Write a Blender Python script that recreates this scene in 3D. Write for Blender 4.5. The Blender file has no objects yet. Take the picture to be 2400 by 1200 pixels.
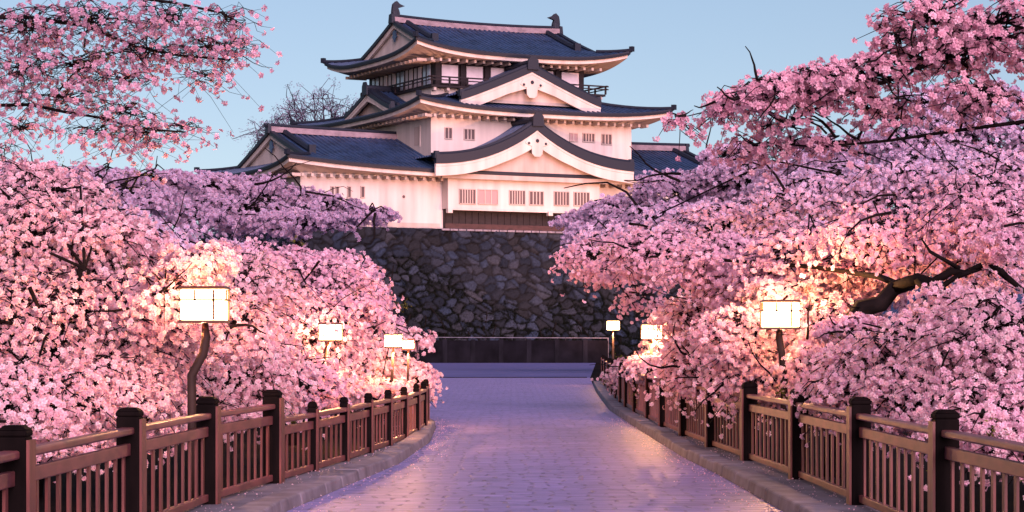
import bpy, math, random
import numpy as np
R = math.radians
sc = bpy.context.scene

# ------------------------------------------------------------------ camera, sky, sun
F, HZ, EYE = 5200.0, 800.0, 1.6
cam_d = bpy.data.cameras.new('camera'); cam = bpy.data.objects.new('camera', cam_d)
sc.collection.objects.link(cam); sc.camera = cam
cam.location = (0, 0, EYE); cam.rotation_euler = (R(90), 0, 0)
cam_d.sensor_width = 36; cam_d.lens = 36 * F / 2400; cam_d.shift_y = (HZ - 600) / 2400
cam_d.clip_start = 0.1; cam_d.clip_end = 9000

SUN_EL, SUN_ROT = R(7), R(165)
w = bpy.data.worlds.new('World'); sc.world = w; w.use_nodes = True
nt = w.node_tree; nt.nodes.clear()
sky = nt.nodes.new('ShaderNodeTexSky'); sky.sky_type = 'NISHITA'; sky.sun_disc = False
sky.sun_elevation = SUN_EL; sky.sun_rotation = SUN_ROT
sky.air_density = 1.0; sky.dust_density = 0.6; sky.ozone_density = 3.0
tint = nt.nodes.new('ShaderNodeMixRGB'); tint.blend_type = 'MULTIPLY'; tint.inputs[0].default_value = 1
tint.inputs[2].default_value = (0.84, 0.575, .51, 1)
geo = nt.nodes.new('ShaderNodeTexCoord'); up_ = nt.nodes.new('ShaderNodeVectorMath'); up_.operation = 'ADD'; up_.inputs[1].default_value = (0, 0, .075)
nt.links.new(geo.outputs['Generated'], up_.inputs[0]); nt.links.new(up_.outputs[0], sky.inputs[0])
bg = nt.nodes.new('ShaderNodeBackground'); bg.inputs[1].default_value = 0.15
wo = nt.nodes.new('ShaderNodeOutputWorld')
nt.links.new(sky.outputs[0], tint.inputs[1]); nt.links.new(tint.outputs[0], bg.inputs[0]); nt.links.new(bg.outputs[0], wo.inputs[0])

sun_d = bpy.data.lights.new('sun', 'SUN'); sun_d.energy = 2.6; sun_d.angle = R(50); sun_d.color = (1.0, 0.66, 0.80)
sun = bpy.data.objects.new('sun', sun_d); sc.collection.objects.link(sun)
GLOW = R(24)          # the broad pink glow stands over the low sun
sd = (math.sin(SUN_ROT) * math.cos(GLOW), math.cos(SUN_ROT) * math.cos(GLOW), math.sin(GLOW))
from mathutils import Vector
sun.rotation_euler = Vector(sd).to_track_quat('Z', 'Y').to_euler()
sc.view_settings.view_transform = 'Standard'; sc.view_settings.look = 'None'
sc.view_settings.exposure = 1.4; sc.view_settings.gamma = 1.0
sc.cycles.max_bounces = 6; sc.cycles.diffuse_bounces = 4; sc.cycles.glossy_bounces = 2
sc.cycles.transmission_bounces = 3; sc.cycles.use_denoising = True

# ------------------------------------------------------------------ helpers
def P(px, py, D):                      # a point of the photograph at distance D
    return np.array([(px - 1200) * D / F, D, EYE + (HZ - py) * D / F])

def mat(name, col, rough=0.6, spec=0.3, noise=None, bump=None, emit=None, metal=0):
    m = bpy.data.materials.new(name); m.use_nodes = True
    n = m.node_tree; b = n.nodes['Principled BSDF']
    b.inputs['Base Color'].default_value = (*col, 1); b.inputs['Roughness'].default_value = rough
    b.inputs['Specular IOR Level'].default_value = spec; b.inputs['Metallic'].default_value = metal
    if emit:
        b.inputs['Emission Color'].default_value = (*emit[0], 1); b.inputs['Emission Strength'].default_value = emit[1]
    tc = n.nodes.new('ShaderNodeTexCoord')
    if noise:                           # (scale xyz, lo, hi)
        mp = n.nodes.new('ShaderNodeMapping'); mp.inputs['Scale'].default_value = noise[0]
        nz = n.nodes.new('ShaderNodeTexNoise'); nz.inputs['Scale'].default_value = 1; nz.inputs['Detail'].default_value = 6
        rp = n.nodes.new('ShaderNodeValToRGB')
        rp.color_ramp.elements[0].position = .3; rp.color_ramp.elements[1].position = .7
        rp.color_ramp.elements[0].color = (*[c * noise[1] for c in col], 1); rp.color_ramp.elements[1].color = (*[min(1, c * noise[2]) for c in col], 1)
        n.links.new(tc.outputs['Object'], mp.inputs[0]); n.links.new(mp.outputs[0], nz.inputs['Vector'])
        n.links.new(nz.outputs['Fac'], rp.inputs[0]); n.links.new(rp.outputs[0], b.inputs['Base Color'])
        if bump:
            bp = n.nodes.new('ShaderNodeBump'); bp.inputs['Strength'].default_value = bump[0]; bp.inputs['Distance'].default_value = bump[1]
            n.links.new(nz.outputs['Fac'], bp.inputs['Height']); n.links.new(bp.outputs[0], b.inputs['Normal'])
    return m

def attr_mat(name, rough=0.8, transl=0.0, spec=0.1):
    m = bpy.data.materials.new(name); m.use_nodes = True; n = m.node_tree
    b = n.nodes['Principled BSDF']; b.inputs['Roughness'].default_value = rough; b.inputs['Specular IOR Level'].default_value = spec
    a = n.nodes.new('ShaderNodeAttribute'); a.attribute_name = 'col'
    n.links.new(a.outputs['Color'], b.inputs['Base Color'])
    if transl:
        d = n.nodes.new('ShaderNodeBsdfDiffuse'); t = n.nodes.new('ShaderNodeBsdfTranslucent'); x = n.nodes.new('ShaderNodeMixShader')
        x.inputs[0].default_value = transl
        n.links.new(a.outputs['Color'], d.inputs[0]); n.links.new(a.outputs['Color'], t.inputs[0])
        n.links.new(d.outputs[0], x.inputs[1]); n.links.new(t.outputs[0], x.inputs[2])
        n.links.new(x.outputs[0], n.nodes['Material Output'].inputs[0])
    return m

def link(name, me, parent=None):
    o = bpy.data.objects.new(name, me); sc.collection.objects.link(o)
    if parent is not None: o.parent = parent
    return o

def tag(o, label=None, cat=None, group=None, kind=None):
    if label: o['label'] = label
    if cat: o['category'] = cat
    if group: o['group'] = group
    if kind: o['kind'] = kind
    return o

def empty(name, loc=(0, 0, 0), rz=0):
    o = bpy.data.objects.new(name, None); sc.collection.objects.link(o)
    o.location = loc; o.rotation_euler = (0, 0, rz); o.empty_display_size = .3
    return o

def np_mesh(name, V, Fq, mt, parent=None, col=None, smooth=False):
    """V (n,3), Fq (m,k) all faces with k corners; col (n,3) optional point colours"""
    V = np.asarray(V, np.float32); Fq = np.asarray(Fq, np.int32)
    me = bpy.data.meshes.new(name); k = Fq.shape[1]
    me.vertices.add(len(V)); me.vertices.foreach_set('co', V.ravel())
    me.loops.add(Fq.size); me.loops.foreach_set('vertex_index', Fq.ravel())
    me.polygons.add(len(Fq)); me.polygons.foreach_set('loop_start', np.arange(0, Fq.size, k, dtype=np.int32))
    if smooth: me.polygons.foreach_set('use_smooth', np.ones(len(Fq), bool))
    if col is not None:
        a = me.attributes.new('col', 'FLOAT_COLOR', 'POINT')
        a.data.foreach_set('color', np.hstack([col, np.ones((len(V), 1))]).astype(np.float32).ravel())
    me.update(calc_edges=True); me.materials.append(mt)
    return link(name, me, parent)

class MB:
    def __init__(s): s.v = []; s.f = []
    def add(s, vs, fs):
        o = len(s.v); s.v += [tuple(map(float, p)) for p in vs]; s.f += [tuple(i + o for i in f) for f in fs]; return s
    def box(s, c, d, rz=0, taper=1.0):
        x, y, z = d[0] / 2, d[1] / 2, d[2] / 2; ca, sa = math.cos(rz), math.sin(rz); vs = []
        for k in (-1, 1):
            t = taper if k > 0 else 1
            for a, b in ((-1, -1), (1, -1), (1, 1), (-1, 1)):
                X, Y = a * x * t, b * y * t
                vs.append((c[0] + X * ca - Y * sa, c[1] + X * sa + Y * ca, c[2] + k * z))
        return s.add(vs, [(3, 2, 1, 0), (4, 5, 6, 7), (0, 1, 5, 4), (1, 2, 6, 5), (2, 3, 7, 6), (3, 0, 4, 7)])
    def b2(s, a, b):                    # box from two corners
        return s.box([(a[i] + b[i]) / 2 for i in range(3)], [abs(b[i] - a[i]) for i in range(3)])
    def beam(s, A, B, wd, ht, up=(0, 0, 1)):
        A, B, up = map(lambda q: np.array(q, float), (A, B, up)); t = B - A; t /= np.linalg.norm(t)
        r = np.cross(t, up); r /= np.linalg.norm(r); u = np.cross(r, t); vs = []
        for p in (A, B):
            for a, b in ((-1, -1), (1, -1), (1, 1), (-1, 1)): vs.append(p + r * a * wd / 2 + u * b * ht / 2)
        return s.add(vs, [(3, 2, 1, 0), (4, 5, 6, 7), (0, 1, 5, 4), (1, 2, 6, 5), (2, 3, 7, 6), (3, 0, 4, 7)])
    def tube(s, pts, rad, n=6, caps=True):
        pts = np.array(pts, float); rad = np.broadcast_to(np.array(rad, float), (len(pts),)); vs = []; fs = []
        for i, p in enumerate(pts):
            t = pts[min(i + 1, len(pts) - 1)] - pts[max(i - 1, 0)]; t /= max(1e-9, np.linalg.norm(t))
            ref = np.array([0, 0, 1.]) if abs(t[2]) < .9 else np.array([1., 0, 0])
            a = np.cross(t, ref); a /= np.linalg.norm(a); b = np.cross(a, t)
            for k in range(n):
                q = 2 * math.pi * k / n; vs.append(p + (a * math.cos(q) + b * math.sin(q)) * rad[i])
        for i in range(len(pts) - 1):
            for k in range(n):
                k2 = (k + 1) % n; fs.append((i * n + k, i * n + k2, (i + 1) * n + k2, (i + 1) * n + k))
        if caps: fs.append(tuple(range(n))[::-1]); fs.append(tuple((len(pts) - 1) * n + k for k in range(n)))
        return s.add(vs, fs)
    def strip(s, rows):                 # rows: list of equal-length point lists
        m = len(rows[0]); vs = [p for r in rows for p in r]; fs = []
        for i in range(len(rows) - 1):
            for j in range(m - 1): fs.append((i * m + j, i * m + j + 1, (i + 1) * m + j + 1, (i + 1) * m + j))
        return s.add(vs, fs)
    def poly(s, pts, ext):              # polygon extruded by vector ext
        n = len(pts); ext = np.array(ext, float); vs = [np.array(p, float) for p in pts]; vs += [p + ext for p in vs]
        fs = [tuple(range(n)), tuple(range(2 * n - 1, n - 1, -1))] + [(i, (i + 1) % n, n + (i + 1) % n, n + i) for i in range(n)]
        return s.add(vs, fs)
    def band(s, top, bot, ext):         # a curved plank: top and bottom polylines extruded by ext
        n = len(top); ext = np.array(ext, float)
        a = [np.array(p, float) for p in top]; b = [np.array(p, float) for p in bot]
        return s.strip([a, b, [p + ext for p in b], [p + ext for p in a], a]).add(
            [a[0], b[0], b[0] + ext, a[0] + ext, a[-1], b[-1], b[-1] + ext, a[-1] + ext], [(0, 1, 2, 3), (4, 5, 6, 7)])
    def build(s, name, mt, parent=None, smooth=False, bevel=0):
        me = bpy.data.meshes.new(name); me.from_pydata(s.v, [], s.f); me.materials.append(mt)
        if smooth: me.polygons.foreach_set('use_smooth', np.ones(len(me.polygons), bool))
        o = link(name, me, parent)
        if bevel:
            m = o.modifiers.new('bevel', 'BEVEL'); m.width = bevel; m.segments = 2; m.limit_method = 'ANGLE'
        return o

# ------------------------------------------------------------------ materials
M = {}
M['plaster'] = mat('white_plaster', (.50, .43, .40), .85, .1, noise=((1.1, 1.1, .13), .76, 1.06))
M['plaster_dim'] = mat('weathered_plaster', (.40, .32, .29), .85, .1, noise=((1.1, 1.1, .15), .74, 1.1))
M['tile'] = mat('roof_tile', (.018, .037, .086), .42, .45, noise=((.9, .9, .9), .6, 1.5))
M['tile_edge'] = mat('roof_tile_edge', (.009, .012, .022), .55, .3)
M['ridge'] = mat('ridge_plaster', (.22, .16, .18), .7, .2, noise=((1.5, 1.5, 3), .7, 1.2))
M['timber'] = mat('dark_timber', (.010, .006, .008), .6, .25, noise=((2, 2, 6), .6, 1.5))
M['timber_red'] = mat('red_timber', (.035, .014, .015), .6, .3, noise=((2, 2, 6), .6, 1.4))
M['paper'] = mat('window_paper', (.55, .48, .52), .6, .2, noise=((1, 1, 1), .8, 1.1))
M['glass'] = mat('window_glass', (.30, .34, .42), .15, .8)
M['lattice'] = mat('window_lattice', (.30, .20, .20), .7, .2)
M['hole'] = mat('window_dark', (.08, .058, .06), .7, .2)
M['post'] = mat('fence_post_wood', (.004, .0024, .0024), .8, .05, noise=((8, 8, 2.5), .6, 1.7), bump=(.3, .01))
M['slat'] = mat('fence_slat_wood', (.115, .030, .026), .5, .35, noise=((9, 9, 2.5), .5, 1.25), bump=(.3, .01))
M['rail'] = mat('fence_rail_wood', (.15, .042, .044), .5, .4, noise=((3, 3, 10), .5, 1.2), bump=(.3, .01))
M['bark'] = mat('cherry_bark', (.006, .004, .004), .85, .08, noise=((6, 6, 6), .5, 2.0), bump=(.6, .03))
M['twig'] = mat('far_twig', (.05, .035, .06), .8, .2)
M['pole'] = mat('lamp_pole', (.025, .013, .010), .7, .2, noise=((8, 8, 3), .6, 1.6), bump=(.4, .01))
M['lamp'] = mat('lamp_paper', (.9, .8, .6), .6, .1, emit=((1.0, .55, .24), 14.0))
M['lamp_frame'] = mat('lamp_frame', (.10, .035, .02), .5, .3)
M['soil'] = mat('dark_soil', (.007, .0055, .006), .95, .02, noise=((.6, .6, .6), .5, 1.6), bump=(.5, .05))
M['kerb'] = mat('kerb_stone', (.17, .15, .18), .75, .2, noise=((3, 3, 3), .6, 1.25), bump=(.5, .02))
M['strip'] = mat('kerb_concrete', (.15, .14, .17), .8, .2, noise=((2, 2, 2), .65, 1.2), bump=(.4, .02))
M['hill'] = mat('far_hill', (.03, .05, .10), .95, .02, noise=((.02, .02, .05), .7, 1.3))
M['parapet'] = mat('dark_parapet_stone', (.006, .0055, .008), .9, .05, noise=((.8, .8, .8), .5, 1.6))
M['buttress'] = mat('buttress_stone', (.008, .0075, .011), .85, .08, noise=((1.5, 1.5, .6), .5, 1.6))
M['metal'] = mat('flood_housing', (.03, .03, .035), .5, .4)
M['flood'] = mat('flood_lens', (.9, .7, .5), .4, .3, emit=((1, .55, .35), 6))
M['petal'] = attr_mat('cherry_petal', transl=.42)
M['leaf'] = attr_mat('green_leaf', transl=.25)
M['stone'] = attr_mat('castle_stone', .85, 0, .15)

def path_mat():
    m = bpy.data.materials.new('path_stone'); m.use_nodes = True; n = m.node_tree; b = n.nodes['Principled BSDF']
    tc = n.nodes.new('ShaderNodeTexCoord'); L = n.links.new
    nz0 = n.nodes.new('ShaderNodeTexNoise'); nz0.inputs['Scale'].default_value = 1.3; nz0.inputs['Detail'].default_value = 4
    L(tc.outputs['Object'], nz0.inputs['Vector'])
    ad = n.nodes.new('ShaderNodeVectorMath'); ad.operation = 'MULTIPLY_ADD'; ad.inputs[1].default_value = (.5, .55, 0)
    L(nz0.outputs['Color'], ad.inputs[0]); L(tc.outputs['Object'], ad.inputs[2])
    br = n.nodes.new('ShaderNodeTexBrick'); br.inputs['Scale'].default_value = 1
    br.inputs['Brick Width'].default_value = .42; br.inputs['Row Height'].default_value = .27
    br.inputs['Mortar Size'].default_value = .025; br.inputs['Mortar Smooth'].default_value = .6
    br.inputs['Color1'].default_value = (.21, .172, .40, 1); br.inputs['Color2'].default_value = (.16, .135, .32, 1)
    br.inputs['Mortar'].default_value = (.12, .10, .22, 1)
    L(ad.outputs[0], br.inputs['Vector'])
    nz = n.nodes.new('ShaderNodeTexNoise'); nz.inputs['Scale'].default_value = 5; nz.inputs['Detail'].default_value = 6
    mp = n.nodes.new('ShaderNodeMapping'); mp.inputs['Scale'].default_value = (.28, 1.5, 1)
    L(tc.outputs['Object'], mp.inputs[0]); L(mp.outputs[0], nz.inputs['Vector'])
    mx = n.nodes.new('ShaderNodeMixRGB'); mx.blend_type = 'OVERLAY'; mx.inputs[0].default_value = .85
    L(br.outputs['Color'], mx.inputs[1]); L(nz.outputs['Fac'], mx.inputs[2]); L(mx.outputs[0], b.inputs['Base Color'])
    h = n.nodes.new('ShaderNodeMath'); h.operation = 'MULTIPLY_ADD'; h.inputs[1].default_value = -1.0
    L(br.outputs['Fac'], h.inputs[0]); L(nz.outputs['Fac'], h.inputs[2])
    bp = n.nodes.new('ShaderNodeBump'); bp.inputs['Strength'].default_value = .9; bp.inputs['Distance'].default_value = .05
    L(h.outputs[0], bp.inputs['Height']); L(bp.outputs[0], b.inputs['Normal'])
    b.inputs['Roughness'].default_value = .5; b.inputs['Specular IOR Level'].default_value = .45
    return m
M['path'] = path_mat()

# ------------------------------------------------------------------ ground, path, kerbs
Dl = [-30, 0, 20.8, 24.8, 28.9, 35.1, 41.8, 46, 50, 56, 70, 100, 164]
Xl = [-2.6, -2.45, -2.13, -1.81, -1.48, -1.30, -1.42, -1.9, -2.9, -4.6, -9, -16, -30]
Dr = [-30, 0, 20.8, 26.3, 30.4, 39, 51.4, 69, 107, 146, 164]
Xr = [2.75, 2.7, 2.55, 2.48, 2.36, 2.3, 2.26, 2.62, 3.7, 5.0, 6.2]
el = lambda d: float(np.interp(d, Dl, Xl)); er = lambda d: float(np.interp(d, Dr, Xr))
# fence lines (ground positions)
FL = [(-3.12, 6.6), (-3.10, 10.1), (-3.06, 13.65), (-2.98, 17.3), (-2.84, 20.7), (-2.56, 23.7)]
FL2 = [(-2.33, 25.9), (-2.12, 28.0), (-1.95, 30.1), (-1.80, 32.2), (-1.67, 34.3), (-1.58, 36.6), (-1.55, 38.9), (-1.60, 41.2), (-1.85, 43.4), (-2.45, 45.4), (-3.4, 47)]
FR = [(3.5, 5.8), (3.42, 9.5), (3.36, 13.1), (3.28, 16.8), (3.23, 20.6), (3.16, 24.4), (3.02, 28.2), (2.88, 31.8), (2.78, 35.5), (2.70, 39.3), (2.66, 43), (2.63, 47), (2.65, 51), (2.72, 55), (2.80, 59), (2.90, 63.5), (3.03, 69), (3.22, 76), (3.42, 83)]
fl = lambda d: float(np.interp(d, [p[1] for p in FL + FL2], [p[0] for p in FL + FL2]))
fr = lambda d: float(np.interp(d, [p[1] for p in FR], [p[0] for p in FR]))

g = MB().add([(-4000, -300, -.08), (4000, -300, -.08), (4000, 8000, -.08), (-4000, 8000, -.08)], [(0, 1, 2, 3)]).build('ground', M['soil'])
tag(g, kind='structure')
ds = sorted(set(list(np.linspace(-30, 60, 91)) + list(np.linspace(62, 164, 52))))
p = MB().strip([[(el(d) + (er(d) - el(d)) * t, d, 0.0) for t in np.linspace(0, 1, 9)] for d in ds]).build('path', M['path'])
tag(p, kind='structure')
random.seed(4)
def kerb(edge, fence, side, d0, d1):
    k = MB(); d = d0
    while d < d1:
        ln = random.uniform(.8, 1.5); e = min(d1, d + ln) - .02
        A = np.array([edge(d), d]); B = np.array([edge(e), e]); t = (B - A) / np.linalg.norm(B - A); nrm = np.array([-t[1], t[0]]) * (1 if side < 0 else -1)
        h0, wd = .12 + random.uniform(-.012, .012), .30
        k.add([(*A, -.06), (*B, -.06), (*(B + nrm * wd), -.06), (*(A + nrm * wd), -.06),
               (*(A + nrm * .03), h0), (*(B + nrm * .03), h0), (*(B + nrm * wd), h0), (*(A + nrm * wd), h0)],
              [(0, 1, 5, 4), (1, 2, 6, 5), (2, 3, 7, 6), (3, 0, 4, 7), (4, 5, 6, 7)])
        d = e + .02
    tag(k.build('kerb', M['kerb'], bevel=.02), kind='structure')
    s_ = MB(); dd = np.arange(d0, d1, .5)
    def outer(q): return fence(q) + side * .22
    s_.strip([[(edge(q) + side * .29, q, -.05), (edge(q) + side * .29, q, .085), (outer(q), q, .085), (outer(q), q, -.07)] for q in dd if abs(outer(q)) > abs(edge(q)) + .1])
    tag(s_.build('kerb_strip', M['strip']), kind='structure')
kerb(el, fl, -1, -10, 44); kerb(er, fr, 1, -10, 83)
M['far_paving'] = mat('far_paving_stone', (.085, .090, .225), .75, .15, noise=((.25, .9, 1), .75, 1.2))
tag(MB().add([(-15.5, 98, .004), (3.46, 98, .004), (6.2, 164, .004), (-30, 164, .004)], [(0, 1, 2, 3)]).build('far_paving', M['far_paving']), kind='structure')  # darker paving sheet over the far stretch of the path
k = MB().b2((-15, 97.5, -.05), (3.3, 98.0, .03)); tag(k.build('path_threshold', M['parapet']), kind='structure')

# hills behind everything
hv = []; xs = np.linspace(-1800, 1800, 181)
rng = np.random.default_rng(3)
hh = 9 + 5 * np.sin(xs / 210 + 1) + 3 * np.sin(xs / 61) + 22 * np.exp(-((xs - 330) / 130) ** 2) + rng.normal(0, .6, len(xs))
h = MB().strip([[(x, 1500, -1) for x in xs], [(x, 1540 + 20 * math.sin(x), 1.6 * a) for x, a in zip(xs, hh)], [(x, 1800, 1.2 * a) for x, a in zip(xs, hh)], [(x, 2100, -1) for x in xs]])
tag(h.build('hills', M['hill'], smooth=True), kind='structure')

# ------------------------------------------------------------------ fences
def fence(name, posts, label, hscale, d_in, pw=.2):
    """posts: list of (x, y, scale, width)"""
    root = empty(name, (posts[0][0], posts[0][1], .085)); tag(root, label, 'fence', 'slatted fences along the path')
    ox, oy = posts[0][0], posts[0][1]; nsl = 0; far_ = MB()
    for i, (x, y, s, wd) in enumerate(posts):
        a = posts[max(0, i - 1)]; b = posts[min(len(posts) - 1, i + 1)]; rz = math.atan2(b[1] - a[1], b[0] - a[0])
        m = MB(); H = .93 * s
        m.box((x - ox, y - oy, H / 2 - .02), (wd, wd, H + .04), rz)
        m.box((x - ox, y - oy, H + .02), (wd * 1.04, wd * 1.04, .04), rz); m.box((x - ox, y - oy, H + .055), (wd * 1.04, wd * 1.04, .03), rz, .6)
        pst = m.build('post', M['post'], root, bevel=.012)
        n = np.array([-math.sin(rz), math.cos(rz)]) * d_in     # added board, its lighter slat colour paints the path face as lit
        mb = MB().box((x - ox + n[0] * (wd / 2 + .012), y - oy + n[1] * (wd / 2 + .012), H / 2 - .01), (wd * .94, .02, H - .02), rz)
        mb.build('lit_face_board', M['slat'], pst)
    for (x0, y0, s0, w0), (x1, y1, s1, w1) in zip(posts[:-1], posts[1:]):
        s = min(s0, s1); A = np.array([x0 - ox, y0 - oy, 0.]); B = np.array([x1 - ox, y1 - oy, 0.]); L = np.linalg.norm(B - A); t = (B - A) / L
        A2 = A + t * w0 * .5; B2 = B - t * w1 * .5; L = np.linalg.norm(B2 - A2)
        Z = lambda z: np.array([0, 0, z * s])
        MB().beam(A2 + Z(.82), B2 + Z(.82), .11, .055).build('handrail', M['rail'], root, bevel=.015)
        MB().beam(A2 + Z(.675), B2 + Z(.675), .05, .095).build('upper_rail', M['rail'], root, bevel=.008)
        MB().beam(A2 + Z(.06), B2 + Z(.06), .05, .07).build('bottom_rail', M['rail'], root, bevel=.008)
        k = max(3, int(round(L / .32))); one = nsl + k <= 100; m = MB()
        for j in range(k):
            c = A2 + t * L * (j + .5) / k
            if one: m = MB()
            m.box((c[0], c[1], s * (.095 + .627) / 2), (.06, .02, s * (.627 - .095)), math.atan2(t[1], t[0]) + random.uniform(-.06, .06))
            if one: m.build('slat', M['slat'], root)
        if one: nsl += k
        else: far_.add(m.v, m.f)
    if far_.v: tag(far_.build('slat_row', M['slat'], root), kind='stuff')
    return root
random.seed(11)
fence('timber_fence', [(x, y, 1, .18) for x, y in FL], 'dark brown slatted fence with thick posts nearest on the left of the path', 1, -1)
f2 = [(FL[-1][0] + .02, FL[-1][1] + .28, .80, .11)] + [(x, y, .80, .10) for x, y in FL2]
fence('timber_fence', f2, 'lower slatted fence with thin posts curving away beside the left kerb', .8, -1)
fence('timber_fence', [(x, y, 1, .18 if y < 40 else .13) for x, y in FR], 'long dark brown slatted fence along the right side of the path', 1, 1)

# ------------------------------------------------------------------ lantern lamps
def lamp(px, py, D, wd, label, pole_px, lit=1.0):
    c = P(px, py, D); root = empty('lantern_lamp', (c[0], c[1], -.05)); tag(root, label, 'lamp', 'lantern lamps beside the path')
    z = c[2] + .05; hh = wd * .70; a = wd / 2
    pts = [np.array([(q[0] - px) * D / F, 0, EYE + (HZ - q[1]) * D / F + .05]) for q in pole_px]
    pts = [np.array([pts[0][0], 0, 0])] + [q for q in pts] + [np.array([0, 0, z - hh / 2])]
    rr = [.05] + [.045] * (len(pts) - 2) + [.028]
    MB().tube(pts, np.array(rr) * wd / .42, 8).build('pole', M['pole'], root, smooth=True)
    ln = MB().b2((-a, -a, z - hh / 2), (a, a, z + hh / 2)).build('lantern', M['lamp'], root, bevel=.01)
    fm = MB(); b = .02 * wd / .42; e = a + b * .6
    for sy in (-1, 1):
        for X, z0, z1 in ((-a * .32, z + hh * .16, z + hh / 2), (a * .55, z - hh / 2, z + hh / 2)):
            fm.b2((X - b / 2, sy * e - b / 2, z0), (X + b / 2, sy * e + b / 2, z1)); fm.b2((sy * e - b / 2, X - b / 2, z0), (sy * e + b / 2, X + b / 2, z1))
        fm.b2((-a, sy * e - b / 2, z + hh * .16 - b / 2), (a, sy * e + b / 2, z + hh * .16 + b / 2)); fm.b2((sy * e - b / 2, -a, z + hh * .16 - b / 2), (sy * e + b / 2, a, z + hh * .16 + b / 2))
    fm.build('lantern_frame', M['lamp_frame'], ln)
    for dz, pw_ in ((-hh / 2 - .09, 320), (hh / 2 + .10, 190)):
        ld = bpy.data.lights.new('lantern_light', 'POINT'); ld.energy = pw_ * (wd / .42) ** 1.5; ld.color = (1, .43, .16); ld.shadow_soft_size = .04
        lo = bpy.data.objects.new('lantern_light', ld); sc.collection.objects.link(lo); lo.location = (c[0], c[1], z - .05 + dz)
    MB().box((0, 0, z + hh / 2 + .022), (wd + .05, wd + .05, .03), 0, .92).build('lantern_cap', M['lamp_frame'], ln)
    MB().box((0, 0, z - hh / 2 - .017), (wd + .03, wd + .03, .03)).build('lantern_base', M['lamp_frame'], ln)
lamp(480, 715, 22, .42, 'big square paper lantern on a crooked dark pole by the left fence', [(450, 985), (449, 880), (476, 830), (483, 790)])
lamp(775, 779, 34, .32, 'square paper lantern on a leaning pole over the low left fence', [(742, 1010), (744, 890), (764, 820)])
lamp(922, 799, 40, .29, 'small glowing lantern sunk among blossom near the bend of the left fence', [(918, 900)])
lamp(957, 807, 41.5, .20, 'smallest glowing lantern at the right tip of the left blossom bank', [(956, 880)])
lamp(1828, 738, 28, .43, 'square lantern with cross bars above the blossom on the right bank', [(1838, 900), (1834, 840), (1826, 790)])
lamp(1527, 778, 46, .39, 'glowing lantern at the left edge of the right blossom bank', [(1524, 880)])
lamp(1437, 763, 80, .43, 'farthest lantern glowing against the dark wall right of the path', [(1437, 850)])

# ------------------------------------------------------------------ dark parapet across the path end
pr = empty('parapet_wall', (0, 166, -.05)); tag(pr, 'low dark wall with a thin pale rail across the path end', 'wall')
MB().b2((-24, 0, 0), (7.2, .6, 1.72)).build('wall_body', M['parapet'], pr)
m = MB()
for x in np.arange(-22, 7.2, 2.1): m.b2((x, -.06, 0), (x + .35, -.003, 1.80))
m.build('buttress_row', M['buttress'], pr)
m = MB().beam((-24, .2, 2.02), (7.2, .2, 1.9), .05, .05)
m.beam((7.2, .2, 0), (7.2, .2, 1.92), .06, .06, (1, 0, 0)); m.build('rail', M['strip'], pr)
m = MB()
for x in np.arange(-23, 7, 3.0): m.b2((x, .17, 1.723), (x + .05, .23, 1.93))
m.build('rail_post', M['timber'], pr)

# ------------------------------------------------------------------ castle
TH = R(27.5); CT, ST = math.cos(TH), math.sin(TH); OX, OY = -6.94, 190.0
castle = empty('castle', (OX, OY, 0), TH)
tag(castle, 'white plastered castle keep of three tiers with dark tiled roofs on a stone base', 'castle')
def uz(px, py, v):                      # photograph pixel on the plane v = const -> (u, z)
    k = (px - 1200) / F; u = (k * (OY + v * CT) - OX + v * ST) / (CT - k * ST)
    return u, EYE + (HZ - py) * (OY + u * ST + v * CT) / F

def ribcols(a, b, per=.5, h=.12):
    """tile ribs across [a, b]: positions and heights"""
    xs, hs = [], []; n = max(1, int(round((b - a) / per))); pr_ = (b - a) / n
    for i in range(n):
        for q, z in ((0, 0), (.45, 0), (.55, h), (.85, h), (.95, 0)): xs.append(a + (i + q) * pr_); hs.append(z)
    xs.append(b); hs.append(0)
    return xs, hs

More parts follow.
